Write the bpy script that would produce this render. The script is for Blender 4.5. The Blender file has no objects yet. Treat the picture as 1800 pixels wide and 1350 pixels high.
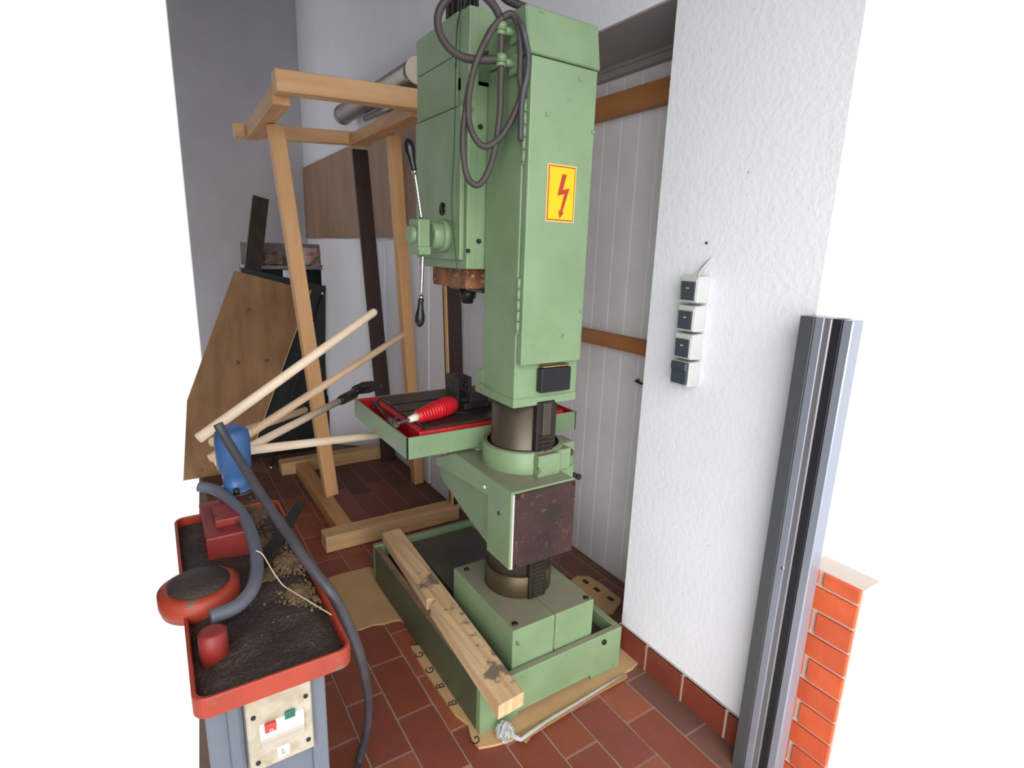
import bpy, bmesh, math, random
from mathutils import Vector, Matrix
random.seed(7)
C = bpy.context.scene.collection
S = 0.8343            # working units -> metres
H = 1.75              # eye height in working units
FPX = 968.45
YAW, PITCH, ROLL = .57858, .23415, -.03308

# ---------------------------------------------------------------- camera
cy_, sy_ = math.cos(YAW), math.sin(YAW); cp_, sp_ = math.cos(PITCH), math.sin(PITCH)
_f = Vector((sy_*cp_, cy_*cp_, -sp_)); _r = Vector((cy_, -sy_, 0)); _d = _f.cross(_r)
cr_, sr_ = math.cos(ROLL), math.sin(ROLL)
_r2 = cr_*_r + sr_*_d; _d2 = -sr_*_r + cr_*_d
EYE = Vector((0, 0, H))
cam = bpy.data.cameras.new('camera'); camo = bpy.data.objects.new('camera', cam); C.objects.link(camo)
M = Matrix((( _r2.x, -_d2.x, -_f.x), (_r2.y, -_d2.y, -_f.y), (_r2.z, -_d2.z, -_f.z))).to_4x4()
M.translation = EYE*S
camo.matrix_world = M
cam.sensor_fit = 'HORIZONTAL'; cam.sensor_width = 36; cam.lens = FPX/1800*36; cam.clip_start = .02
bpy.context.scene.camera = camo

def ray(px, py): return ((px-900)/FPX)*_r2 + ((py-675)/FPX)*_d2 + _f
def P(px, py, ax, v):            # point seen at a pixel on the plane axis = v
    r = ray(px, py); return EYE + r*((v-EYE[ax])/r[ax])
def D(px, py, d): return EYE + ray(px, py)*d
def PN(px, py, p0, n):
    r = ray(px, py); n = Vector(n); return EYE + r*((Vector(p0)-EYE).dot(n)/r.dot(n))
def proj(p):
    q = Vector(p)-EYE; z = q.dot(_f)
    return (900+FPX*q.dot(_r2)/z, 675+FPX*q.dot(_d2)/z, z)

# ---------------------------------------------------------------- light
vs = bpy.context.scene.view_settings
vs.view_transform = 'Standard'; vs.look = 'None'; vs.gamma = 1; vs.use_curve_mapping = False; vs.exposure = 0.40
w = bpy.data.worlds.new('overcast_sky'); bpy.context.scene.world = w; w.use_nodes = True
w.node_tree.nodes['Background'].inputs[0].default_value = (.96, .975, 1.0, 1)
w.node_tree.nodes['Background'].inputs[1].default_value = .92
sun = bpy.data.lights.new('soft_daylight', 'SUN'); sun.energy = 4.2; sun.angle = math.radians(75); sun.color = (1, .98, .95)
suno = bpy.data.objects.new('soft_daylight', sun); C.objects.link(suno)
suno.rotation_euler = Vector((.5, .72, -.40)).to_track_quat('-Z', 'Y').to_euler(); suno.location = (-1, -3, 4)

# ---------------------------------------------------------------- materials
def lin(c): return tuple(((x/255)/12.92 if x/255 <= .04045 else ((x/255+.055)/1.055)**2.4) for x in c)
MATS = {}
def mat(name, col, rough=.6, metal=0, col2=None, scale=6, amt=.5, stretch=(1, 1, 1), bump=0, bscale=60,
        spots=None, spot_scale=40, spot_lo=.62, dust=None, dust_amt=.7, spec=.5, alpha=1, trans=0, band=None):
    m = bpy.data.materials.new(name); m.use_nodes = True; nt = m.node_tree; n = nt.nodes; L = nt.links
    b = n['Principled BSDF']; b.inputs['Roughness'].default_value = rough; b.inputs['Metallic'].default_value = metal
    b.inputs['Specular IOR Level'].default_value = spec
    b.inputs['Alpha'].default_value = alpha; b.inputs['Transmission Weight'].default_value = trans
    c = lin(col); tc = n.new('ShaderNodeTexCoord'); mp = n.new('ShaderNodeMapping'); L.new(tc.outputs['Object'], mp.inputs[0])
    mp.inputs['Scale'].default_value = stretch
    rgb = n.new('ShaderNodeRGB'); rgb.outputs[0].default_value = (*c, 1); cur = rgb.outputs[0]
    def mixc(fac, a, bcol):
        mx = n.new('ShaderNodeMix'); mx.data_type = 'RGBA'; L.new(fac, mx.inputs[0]); L.new(a, mx.inputs[6])
        mx.inputs[7].default_value = (*lin(bcol), 1); return mx.outputs[2]
    def noise(sc, det=5, vec=None, rough_=.6):
        nn = n.new('ShaderNodeTexNoise'); nn.inputs['Scale'].default_value = sc; nn.inputs['Detail'].default_value = det
        nn.inputs['Roughness'].default_value = rough_; L.new(vec or mp.outputs[0], nn.inputs['Vector']); return nn.outputs['Fac']
    def ramp(f, lo, hi, mx=1):
        r = n.new('ShaderNodeMapRange'); r.inputs[1].default_value = lo; r.inputs[2].default_value = hi
        r.inputs[4].default_value = mx; L.new(f, r.inputs[0]); return r.outputs[0]
    if col2: cur = mixc(ramp(noise(scale), .35, .68, amt), cur, col2)
    if band:
        wv = n.new('ShaderNodeTexWave'); wv.inputs['Scale'].default_value = band[0]; wv.inputs['Distortion'].default_value = band[1]
        wv.inputs['Detail'].default_value = 3; wv.inputs['Detail Scale'].default_value = 1.2; wv.bands_direction = band[4]
        L.new(mp.outputs[0], wv.inputs['Vector']); cur = mixc(ramp(wv.outputs['Fac'], .5, 1, band[3]), cur, band[2])
    if spots: cur = mixc(ramp(noise(spot_scale, 4, tc.outputs['Object']), spot_lo, spot_lo+.06), cur, spots)
    if dust:
        g = n.new('ShaderNodeNewGeometry'); sx = n.new('ShaderNodeSeparateXYZ'); L.new(g.outputs['Normal'], sx.inputs[0])
        up = ramp(sx.outputs[2], .75, .95); nn = ramp(noise(11, 6, tc.outputs['Object'], .7), .34, .52, dust_amt)
        ml = n.new('ShaderNodeMath'); ml.operation = 'MULTIPLY'; L.new(up, ml.inputs[0]); L.new(nn, ml.inputs[1])
        cur = mixc(ml.outputs[0], cur, dust)
    L.new(cur, b.inputs['Base Color'])
    if bump:
        bp = n.new('ShaderNodeBump'); bp.inputs['Strength'].default_value = bump; bp.inputs['Distance'].default_value = .004
        L.new(noise(bscale, 4), bp.inputs['Height']); L.new(bp.outputs[0], b.inputs['Normal'])
    MATS[name] = m; return m
green = mat('green_paint', (123, 147, 111), .42, col2=(105, 129, 93), scale=7, amt=.6, spots=(84, 96, 70), spot_scale=26, spot_lo=.67, dust=(128, 120, 104), dust_amt=.9, bump=.08, bscale=90)
green_c = mat('green_paint_clean', (126, 151, 116), .4, col2=(110, 134, 99), scale=5, amt=.7, spots=(92, 110, 80), spot_scale=17, spot_lo=.66, bump=.06, bscale=70)
green_d = mat('green_paint_shaded', (78, 88, 62), .45, col2=(62, 70, 50), scale=4, amt=.8, spots=(120, 130, 104), spot_scale=30, spot_lo=.76, dust=(104, 86, 70), bump=.1)  # base side: shade from the bench painted into the green, plus dust
red_p = mat('red_paint', (196, 30, 36), .4, col2=(120, 14, 20), scale=9, amt=.7, spots=(50, 18, 18), spot_scale=22, spot_lo=.64)
orange_p = mat('orange_red_paint', (172, 62, 38), .5, col2=(136, 50, 36), scale=9, amt=.7, spots=(116, 90, 72), spot_scale=30, spot_lo=.60, bump=.1)
steel = mat('ground_steel', (98, 90, 78), .45, .65, col2=(76, 68, 58), scale=5, amt=.7, stretch=(1, 1, .25), spots=(84, 70, 50), spot_scale=12, spot_lo=.66)
brass = mat('oily_steel', (84, 73, 50), .45, .5, col2=(58, 48, 34), scale=7, amt=.8)
chrome = mat('chrome', (220, 220, 222), .15, 1)
darkst = mat('dark_steel', (52, 48, 46), .45, .5, col2=(34, 30, 28), scale=12)
blackm = mat('black_plastic', (24, 25, 28), .3, col2=(34, 34, 36), scale=8)
greasy = mat('greasy_dark', (46, 42, 36), .45, col2=(22, 20, 18), scale=10, amt=.9, spots=(92, 92, 66), spot_scale=34, spot_lo=.64, bump=.3)
tabletop = mat('table_iron', (62, 56, 50), .4, .3, col2=(38, 34, 32), scale=8, amt=.8, spots=(84, 84, 66), spot_scale=50, spot_lo=.68)
rusty = mat('greasy_brown_cover', (62, 36, 34), .5, col2=(34, 24, 22), scale=7, amt=1, spots=(96, 52, 46), spot_scale=60, spot_lo=.60, bump=.5, bscale=90)
rust = mat('orange_rust', (158, 108, 74), .8, .1, col2=(100, 52, 34), scale=14, amt=1, spots=(190, 150, 110), spot_scale=60, spot_lo=.58, bump=.4)
rubber = mat('grey_rubber', (60, 55, 54), .6, col2=(78, 70, 64), scale=12, amt=.6)
rubber_b = mat('dark_rubber', (60, 60, 68), .5, col2=(88, 84, 84), scale=12, amt=.6)
rubber_g = mat('blue_grey_rubber', (92, 98, 112), .5, col2=(112, 112, 120), scale=9, amt=.6)
def wood(name, c, c2, dk, rough=.6, ax='x', knots=True):
    st = {'x': (.12, 1, 1), 'y': (1, .12, 1), 'z': (1, 1, .12)}[ax]
    return mat(name, c, rough, col2=c2, scale=22, amt=.8, stretch=st, spots=dk if knots else None, spot_scale=9, spot_lo=.73, bump=.12, bscale=60)
pine_x = wood('pine_x', (222, 178, 132), (202, 152, 104), (130, 76, 42)); pine_y = wood('pine_y', (206, 158, 110), (180, 130, 84), (120, 70, 38), ax='y')
pine_z = wood('pine_z', (220, 172, 122), (204, 152, 100), (126, 70, 34), ax='z')
skid_x = wood('skid_pine', (208, 170, 124), (178, 138, 94), (120, 88, 58))
plank_m = mat('weathered_plank', (220, 188, 148), .7, col2=(188, 152, 110), scale=26, amt=.9, stretch=(1, .10, 1), spots=(118, 104, 88), spot_scale=8, spot_lo=.60, bump=.4, bscale=40, band=(9, 9, (176, 140, 100), .45, 'X'))
rail_m = wood('rail_pine', (168, 112, 62), (150, 94, 48), (90, 50, 24), ax='y', knots=False)
dark_w = wood('dark_stained_wood', (58, 38, 32), (42, 28, 26), (30, 20, 20), ax='z', knots=False)
dark_w2 = wood('old_dark_wood', (68, 56, 46), (44, 36, 32), (30, 26, 22), ax='z')
ply = mat('plywood', (158, 126, 100), .6, col2=(140, 108, 84), scale=6, amt=.8, stretch=(1, 1, .3), bump=.05)
ply_b = mat('brown_plywood', (150, 112, 72), .6, col2=(116, 80, 46), scale=7, amt=.9, stretch=(1.4, 1, .35), spots=(84, 52, 30), spot_scale=12, spot_lo=.66)
ply_e = mat('plywood_edge', (204, 168, 124), .7)
stick_m = mat('turned_beech', (238, 218, 196), .5, col2=(220, 194, 164), scale=9, amt=.7)
stick_d = mat('turned_beech_tan', (222, 190, 160), .5, col2=(200, 166, 134), scale=9, amt=.7)
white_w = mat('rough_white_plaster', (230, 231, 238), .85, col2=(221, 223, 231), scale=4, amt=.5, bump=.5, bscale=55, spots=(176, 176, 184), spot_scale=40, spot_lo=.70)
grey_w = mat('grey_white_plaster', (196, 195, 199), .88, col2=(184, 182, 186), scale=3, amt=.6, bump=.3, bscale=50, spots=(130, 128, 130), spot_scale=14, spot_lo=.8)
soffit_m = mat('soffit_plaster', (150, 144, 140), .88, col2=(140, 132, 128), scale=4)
soffit_d = mat('low_bounce_plaster', (120, 114, 108), .9, col2=(106, 100, 96), scale=3)  # dark tone for the unseen walls and ceiling, cuts bounced light
panel_m = mat('panel_grey', (222, 220, 222), .6, col2=(206, 204, 206), scale=5, amt=.7, spots=(140, 136, 134), spot_scale=18, spot_lo=.76)
groove_m = mat('panel_joint_white', (226, 226, 226), .6)
whitep = mat('white_laminate', (236, 238, 246), .45, col2=(228, 231, 240), scale=3)
tile_ms = [mat('quarry_tile_%d' % i, c, .5, col2=c2, scale=14, amt=.7, spots=(104, 62, 50), spot_scale=30, spot_lo=.67, bump=.1)
           for i, (c, c2) in enumerate([((136, 70, 48), (120, 62, 46)), ((130, 64, 46), (114, 58, 44)), ((144, 78, 54), (124, 68, 52)), ((128, 64, 50), (112, 60, 50))])]
tile_dirty_shaded = [mat('dusty_shaded_tile_%d' % i, c, .7, col2=c2, scale=16, amt=.9, spots=(84, 58, 50), spot_scale=22, spot_lo=.60, bump=.1)
              for i, (c, c2) in enumerate([((116, 74, 62), (98, 72, 64)), ((108, 70, 60), (94, 70, 62))])]  # dirt and shade together in one darker tile colour
grout = mat('grout', (158, 136, 124), .9, col2=(116, 92, 82), scale=8)
grout_l = mat('light_grout', (176, 160, 150), .9)
base_tile = mat('skirting_tile', (126, 58, 42), .45, col2=(108, 50, 38), scale=12, amt=.8, spots=(96, 58, 46), spot_scale=30, spot_lo=.68)
card = mat('cardboard', (190, 154, 110), .85, col2=(170, 134, 92), scale=5, amt=.7)
card_e = mat('cardboard_edge', (160, 124, 84), .9)
ink = mat('black_print', (40, 34, 32), .8)
yellow = mat('sign_yellow', (228, 184, 0), .4); signred = mat('sign_red', (168, 52, 26), .4); signborder = mat('sign_cream', (240, 190, 110), .5)
redpl = mat('red_plastic', (198, 22, 34), .4, col2=(172, 16, 28), scale=12)
whitepl = mat('cream_plastic', (226, 220, 206), .4)
switch_w = mat('switch_white', (186, 188, 186), .5, col2=(172, 172, 166), scale=12)
rocker_m = mat('rocker_dark', (58, 64, 76), .35)
alu = mat('aluminium_frame', (134, 132, 136), .35, .5, col2=(118, 116, 120), scale=5, stretch=(1, 1, .1))
alu_l = mat('aluminium_light', (160, 166, 180), .3, .5); seal = mat('black_seal', (28, 28, 32), .5)
edge_m = mat('frame_edge_grey', (84, 88, 90), .4, .3)
brick_ms = [mat('brick_%d' % i, c, .7, col2=c2, scale=14, amt=.8, bump=.2) for i, (c, c2) in enumerate([((206, 92, 48), (184, 78, 44)), ((196, 84, 46), (176, 74, 44))])]
mortar = mat('mortar', (196, 182, 170), .9)
galv = mat('galvanised', (150, 144, 138), .35, .7, col2=(110, 104, 98), scale=5, stretch=(1, .3, 1))
pipe_end = mat('pipe_end_white', (214, 206, 186), .6)
grey_cab = mat('grey_blue_paint', (104, 110, 120), .5, col2=(88, 94, 104), scale=6, spots=(150, 150, 150), spot_scale=24, spot_lo=.72)
cream = mat('grubby_cream', (186, 180, 162), .6, col2=(158, 142, 120), scale=26, amt=1, spots=(120, 100, 84), spot_scale=26, spot_lo=.68)
chipm = mat('iron_swarf', (64, 52, 48), .6, col2=(44, 36, 34), scale=14, amt=.9, spots=(150, 132, 116), spot_scale=210, spot_lo=.64, bump=1, bscale=160)
sandm = mat('sawdust', (136, 114, 84), .9, col2=(96, 76, 58), scale=40, amt=.9, bump=1, bscale=150)
bluep = mat('blue_enamel', (62, 102, 158), .4, col2=(48, 76, 120), scale=9)
dredp = mat('faded_red_enamel', (150, 46, 42), .5, col2=(110, 40, 36), scale=7, amt=.9, spots=(70, 40, 36), spot_scale=20, spot_lo=.62)
greenpl = mat('green_button', (30, 110, 90), .4); redbt = mat('red_button', (190, 60, 56), .4)
glassy = mat('clear_plastic_wrap', (225, 228, 228), .12, trans=.6, spec=.8, bump=1, bscale=40)
clearc = mat('clear_cover', (200, 190, 180), .15, alpha=.45)
wire_g = mat('green_wire', (22, 70, 58), .5)
string_m = mat('string', (214, 200, 170), .8)
blackw = mat('black_board', (20, 21, 24), .45, col2=(30, 31, 36), scale=4)
bagm = mat('printed_bag', (214, 208, 202), .4, col2=(170, 30, 34), scale=8, amt=1, spots=(50, 120, 60), spot_scale=7, spot_lo=.56)
bagd = mat('brown_bag', (150, 130, 114), .6, col2=(70, 40, 38), scale=14, amt=1)
rim_m = mat('worn_brown', (134, 106, 88), .6, col2=(104, 84, 64), scale=14, amt=.9)
baseplate_m = mat('base_plate_iron', (84, 80, 74), .5, .1, col2=(62, 58, 54), scale=5, amt=.8, spots=(104, 96, 84), spot_scale=40, spot_lo=.66)
winm = mat('sight_glass', (26, 18, 20), .15)

# ---------------------------------------------------------------- geometry helpers
class MB:
    def __init__(s): s.bm = bmesh.new(); s.mi = 0; s.ms = []
    def _m(s, faces, m):
        if m is not None:
            if m not in s.ms: s.ms.append(m)
            for f in faces: f.material_index = s.ms.index(m)
    def hexa(s, p, bev=0, m=None):        # 8 corners: bottom 4 (ccw), top 4
        v = [s.bm.verts.new(Vector(q)) for q in p]
        fs = [s.bm.faces.new([v[i] for i in ids]) for ids in ((3, 2, 1, 0), (4, 5, 6, 7), (0, 1, 5, 4), (1, 2, 6, 5), (2, 3, 7, 6), (3, 0, 4, 7))]
        s._m(fs, m)
        if bev:
            es = list({e for f in fs for e in f.edges})
            r = bmesh.ops.bevel(s.bm, geom=es, offset=bev, segments=1 if bev < .004 else 2, affect='EDGES', profile=.5)
        return s
    def box(s, x0, x1, y0, y1, z0, z1, bev=0, m=None):
        return s.hexa([(x0, y0, z0), (x1, y0, z0), (x1, y1, z0), (x0, y1, z0), (x0, y0, z1), (x1, y0, z1), (x1, y1, z1), (x0, y1, z1)], bev, m)
    def beam(s, a, b, w, h, bev=0, up=(0, 0, 1), m=None):     # square bar from a to b
        a, b = Vector(a), Vector(b); d = (b-a).normalized(); u = Vector(up); sd = d.cross(u).normalized(); u = sd.cross(d).normalized()
        p = []
        for q in (a, b):
            pass
        c = [a-sd*w/2-u*h/2, a+sd*w/2-u*h/2, b+sd*w/2-u*h/2, b-sd*w/2-u*h/2]
        c += [q+u*h for q in c]
        return s.hexa(c, bev, m)
    def tube(s, pts, r, n=10, cap=True, m=None, smooth=True):
        pts = [Vector(p) for p in pts]; rr = r if isinstance(r, (list, tuple)) else [r]*len(pts)
        prev = None; rings = []
        for i, p in enumerate(pts):
            t = (pts[min(i+1, len(pts)-1)]-pts[max(i-1, 0)]).normalized()
            if prev is None:
                a = Vector((0, 0, 1)) if abs(t.z) < .9 else Vector((1, 0, 0)); prev = t.cross(a).normalized()
            prev = (prev - t*prev.dot(t)).normalized(); b = t.cross(prev)
            rings.append([s.bm.verts.new(p + (prev*math.cos(2*math.pi*k/n) + b*math.sin(2*math.pi*k/n))*rr[i]) for k in range(n)])
        fs = []
        for A, B in zip(rings, rings[1:]):
            for k in range(n):
                f = s.bm.faces.new((A[k], A[(k+1) % n], B[(k+1) % n], B[k])); f.smooth = smooth; fs.append(f)
        if cap: fs.append(s.bm.faces.new(rings[0][::-1])); fs.append(s.bm.faces.new(rings[-1]))
        s._m(fs, m); return s
    def cyl(s, a, b, r, r2=None, n=24, m=None, bev=0):
        a, b = Vector(a), Vector(b); r2 = r if r2 is None else r2
        if bev:
            d = (b-a).normalized()*bev; return s.tube([a, a+d, b-d, b], [r-bev, r, r2, r2-bev], n, m=m)
        return s.tube([a, b], [r, r2], n, m=m)
    def prism(s, prof, ax, a, b, bev=0, m=None):   # profile of the two other coordinates, extruded along ax
        def pt(u, v, w): return {0: (w, u, v), 1: (u, w, v), 2: (u, v, w)}[ax]
        A = [s.bm.verts.new(pt(u, v, a)) for u, v in prof]; B = [s.bm.verts.new(pt(u, v, b)) for u, v in prof]
        n = len(prof); fs = [s.bm.faces.new(A), s.bm.faces.new(B[::-1])]
        for k in range(n): fs.append(s.bm.faces.new((A[k], B[k], B[(k+1) % n], A[(k+1) % n])))
        s._m(fs, m); bmesh.ops.recalc_face_normals(s.bm, faces=fs)
        if bev: bmesh.ops.bevel(s.bm, geom=list({e for f in fs for e in f.edges}), offset=bev, segments=1, affect='EDGES', profile=.5)
        return s
    def lathe(s, c, prof, n=24, m=None, axis=2):     # prof: (r, h) list
        return s.tube([Vector(c)+Vector([h if i == axis else 0 for i in range(3)]) for r, h in prof], [max(r, .0004) for r, h in prof], n, m=m)
    def slab(s, pts, t, n=None, bev=0, m=None):       # polygon in space given thickness t along its normal
        pts = [Vector(p) for p in pts]; nn = Vector(n) if n else (pts[1]-pts[0]).cross(pts[2]-pts[0]).normalized()
        A = [s.bm.verts.new(p) for p in pts]; B = [s.bm.verts.new(p+nn*t) for p in pts]; k = len(pts)
        fs = [s.bm.faces.new(A), s.bm.faces.new(B[::-1])]+[s.bm.faces.new((A[i], B[i], B[(i+1) % k], A[(i+1) % k])) for i in range(k)]
        bmesh.ops.recalc_face_normals(s.bm, faces=fs); s._m(fs, m)
        if bev: bmesh.ops.bevel(s.bm, geom=list({e for f in fs for e in f.edges}), offset=bev, segments=1, affect='EDGES', profile=.5)
        return s
    def build(s, name, m, parent=None, org=None, recalc=True):
        if parent is not None: L = ORG[parent]
        else: L = Vector(org) if org is not None else None
        if L is None:
            vs_ = [v.co for v in s.bm.verts]; L = Vector((sum(v.x for v in vs_)/len(vs_), sum(v.y for v in vs_)/len(vs_), min(v.z for v in vs_)))
        for v in s.bm.verts: v.co = (v.co-L)*S
        if recalc: bmesh.ops.recalc_face_normals(s.bm, faces=s.bm.faces)
        me = bpy.data.meshes.new(name); s.bm.to_mesh(me); s.bm.free()
        for k in (s.ms if s.ms else [m]): me.materials.append(k)
        o = bpy.data.objects.new(name, me); C.objects.link(o)
        if parent is not None: o.parent = parent
        else: o.location = L*S
        ORG[o] = L; return o
ORG = {}
def empty(name, loc):
    o = bpy.data.objects.new(name, None); C.objects.link(o); o.location = Vector(loc)*S; o.empty_display_size = .05; ORG[o] = Vector(loc); return o
def tag(o, label=None, cat=None, group=None, kind=None):
    if label: o['label'] = label
    if cat: o['category'] = cat
    if group: o['group'] = group
    if kind: o['kind'] = kind
    return o
def smooth_path(pts, k=6):            # Catmull-Rom
    pts = [Vector(p) for p in pts]; out = []
    for i in range(len(pts)-1):
        a, b, c, d = pts[max(i-1, 0)], pts[i], pts[i+1], pts[min(i+2, len(pts)-1)]
        for j in range(k):
            t = j/k; out.append(.5*((2*b)+(c-a)*t+(2*a-5*b+4*c-d)*t*t+(3*b-a-3*c+d)*t**3))
    return out+[pts[-1]]
def quad_text(body, size, loc, rot, m, name, parent, ext=.0004):
    cu = bpy.data.curves.new(name, 'FONT'); cu.body = body; cu.size = size*S; cu.extrude = ext; cu.align_x = 'CENTER'; cu.align_y = 'CENTER'
    tmp = bpy.data.objects.new(name, cu); C.objects.link(tmp); bpy.context.view_layer.update()
    me = bpy.data.meshes.new_from_object(tmp.evaluated_get(bpy.context.evaluated_depsgraph_get())); C.objects.unlink(tmp); bpy.data.objects.remove(tmp)
    me.materials.clear(); me.materials.append(m); o = bpy.data.objects.new(name, me); C.objects.link(o); o.parent = parent
    o.location = (Vector(loc)-ORG[parent])*S; o.rotation_euler = rot; return o

# ================================================================= SETTING
XW, YB, XR = 1.654, 7.2, 2.03
fa, fb = P(350, 1400, 2, 0), P(350, 900, 2, 0)
fdir = (fb-fa).normalized(); fend = fa+fdir*((YB-fa.y)/fdir.y)
mb = MB(); mb.prism([(fa.x, fa.y), (1.66, .25), (1.66, .95), (XR+.02, .95), (XR+.02, YB), (fend.x, YB)], 2, -.08, -.0035)
floor = tag(mb.build('floor', grout, org=(0, 0, 0)), 'floor of reddish brown quarry tiles in running bond', kind='structure')
px_, ly = .1497, .3125; g = .0065; k = 0
tile_cache = {}
cands = []
for ix in range(-3, 12):
    x0 = .4745+ix*px_; x1 = x0+px_
    for iy in range(-6, 20):
        y0 = 1.68+iy*ly-(0 if ix % 2 else ly/2); y1 = y0+ly
        X1 = min(x1, XR); Y1 = min(y1, YB)
        if y1 < .5 or y0 > YB-.05 or x0 > XR-.02: continue
        if (x0+x1)/2 > 1.63 and (y0+y1)/2 < 1.55: continue
        if (x0+x1)/2 > XW and (y0+y1)/2 > 2.75: continue
        q = proj(((x0+X1)/2, (y0+Y1)/2, 0))
        if q[2] < .3 or not (385 < max(proj((X1, y0, 0))[0], proj((X1, Y1, 0))[0])) or q[1] > 1420 or q[0] > 1420: continue
        # fully under bench or base: not visible
        if .90 < x0 and X1 < 1.50 and 1.5 < y0 and Y1 < 2.55: continue
        cands.append((x0, X1, y0, Y1))
for (x0, X1, y0, Y1) in cands:
    if x0 < 1.64 < X1 and y0 < 1.55: X1 = 1.64
    w_, h_ = X1-x0-g, Y1-y0-g
    dirty = (x0 > 1.35 and y0 > 1.5) or (x0 > 1.4) or y0 > 3.6  # far and recess tiles: dirt plus painted-in shade
    mm = random.choice(tile_dirty_shaded if dirty else tile_ms)
    key = (round(w_, 3), round(h_, 3), mm.name)
    if key not in tile_cache:
        t = MB(); t.box(-w_/2, w_/2, -h_/2, h_/2, -.01, 0, .0025); o = t.build('tile', mm, floor); tile_cache[key] = o.data
    else:
        o = bpy.data.objects.new('tile', tile_cache[key]); C.objects.link(o); o.parent = floor
    o.location = Vector(((x0+X1)/2, (y0+Y1)/2, random.uniform(-.0006, .0006)))*S
print('tiles', len(cands))

xb0 = P(352, 600, 1, YB).x
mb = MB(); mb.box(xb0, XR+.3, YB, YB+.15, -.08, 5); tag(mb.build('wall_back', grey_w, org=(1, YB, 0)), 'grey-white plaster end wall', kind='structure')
mb = MB(); mb.box(-1.45, -1.3, -.3, 6.4, -.08, 5); tag(mb.build('wall_left_blocker', soffit_d, org=(-1.3, 3, 0)), 'unseen wall added on the left to hold back light', kind='structure')  # out of view, added to keep side light off the machine
mb = MB(); mb.box(-1.45, XR+.3, -.7, YB+.15, 5, 5.15); tag(mb.build('ceiling', soffit_d, org=(0, 3, 5)), 'unseen plain ceiling, added to darken the far room', kind='structure')  # out of view, added so the far end falls dark
mb = MB(); mb.box(-1.45, XR+.3, -.85, -.7, 3.6, 5.15); tag(mb.build('wall_front_blocker', soffit_d, org=(0, -.7, 3.3)), 'unseen header added behind the viewer to shade the upper room', kind='structure')  # out of view, added to block sky and sun from the upper walls
YR0, YR1, ZS = 1.55, 2.75, 2.65
mb = MB(); mb.box(XW, XR+.3, .89, YR0, -.08, 5)           # pillar
mb.box(XW, XR+.3, YR0, YB, ZS, 5); mb.box(XW, XR+.3, YR1, YB, -.08, ZS)
tag(mb.build('wall_right', white_w, org=(XW, 2, 0)), 'rough white plaster wall with a recessed opening', kind='structure')
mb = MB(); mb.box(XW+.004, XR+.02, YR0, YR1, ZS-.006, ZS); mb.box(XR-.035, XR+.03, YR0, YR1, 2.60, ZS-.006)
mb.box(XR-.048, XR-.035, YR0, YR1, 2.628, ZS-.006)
tag(mb.build('trim_1', soffit_m, org=(XR, 2, ZS)), 'grey lintel above the panelled recess', kind='structure')  # grey skin under the lintel with a rail strip
mb = MB(); mb.box(XR+.0025, XR+.06, YR0, YR1, -.02, ZS); pw = tag(mb.build('wall_recess', groove_m, org=(XR, 2, 0)), 'grey vertical panelling in the recess', kind='structure')
yy = 1.945-.125*4
while yy < YR1:
    a, b = max(yy+.0035, YR0+.001), min(yy+.1215, YR1-.001)
    if b-a > .02:
        t = MB(); t.box(XR, XR+.018, a, b, .004, 2.597, .0012); t.build('panel', panel_m, pw)
    yy += .125
for i, (z0, z1, lab) in enumerate(((2.415, 2.52, 'upper pine rail across the grey panelling'), (1.28, 1.352, 'lower pine rail across the grey panelling'))):
    t = MB(); t.box(XR-.05, XR-.001, YR0+.001, YR1-.001, z0, z1, .004); tag(t.build('trim_%d' % (i+2), rail_m, org=(XR, 2, z0)), lab, kind='structure')
# skirting tiles
mb = MB(); mb.box(1.6375, XW-.0005, .89, YR0, 0, .122, 0); bb = tag(mb.build('baseboard_right', grout_l, org=(1.645, 1.2, 0)), 'red clay tile skirting below the white pillar wall', kind='structure')
for a, b in ((.895, .955), (.955+.006, 1.075), (1.081, 1.194), (1.200, 1.36), (1.366, 1.55)):
    pass
ys = [.89, 1.0, 1.125, 1.32, 1.55]
e = [P(1145-3, 1176, 2, 0).y]
tl = [P(1278, 1292.6, 2, 0).y, P(1200.6, 1230, 2, 0).y, P(1138, 1176, 2, 0).y]
ys = [.89, tl[0], tl[1], tl[2], YR0]
for a, b in zip(ys, ys[1:]):
    t = MB(); t.box(1.634, 1.6455, a+.005, b-.005, .002, .122, .002); t.build('tile', base_tile, bb)

# aluminium door frame and outer brickwork
ZT = 1.60
def yat(px, x): return P(px, 1350, 0, x).y
y_a, y_b, y_c, y_d, y_e = .888, yat(1331, 1.575), yat(1346, 1.58), yat(1363, 1.585), yat(1307, 1.575)
t = MB(); t.box(1.575, 1.645, y_b, y_a, 0, ZT, .003)
dr = tag(t.build('door_1', alu, org=(1.6, .85, 0)), 'grey aluminium door frame at the end of the white wall', kind='structure')
t = MB(); t.box(1.570, 1.576, y_e, .8895, 0, ZT, .001); t.build('frame_edge', edge_m, dr)
t = MB(); t.box(1.571, 1.576, y_b+(y_e-y_b)*.42, y_e-.003, 0, ZT, .001); t.build('frame_rib', alu_l, dr)
t = MB(); t.box(1.580, 1.640, y_c, y_b, 0, ZT, .001); t.build('weather_seal', seal, dr)
t = MB(); t.box(1.583, 1.640, y_d, y_c, 0, ZT, .003); t.build('outer_rail', alu_l, dr)
sc = P(1376, 998, 0, 1.575)
t = MB(); t.cyl(sc+Vector((.004, 0, 0)), sc+Vector((-.005, 0, 0)), .007, .005, 14); t.build('screw', chrome, dr)
by1 = yat(1355, 1.688); by0 = by1-.17
t = MB(); t.box(1.70, 1.80, by0, by1, -.08, .80); bw = tag(t.build('wall_outer', mortar, org=(1.7, .6, 0)), 'orange brick pier outside the door frame', kind='structure')
zc = -.02; r_ = 0
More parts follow.
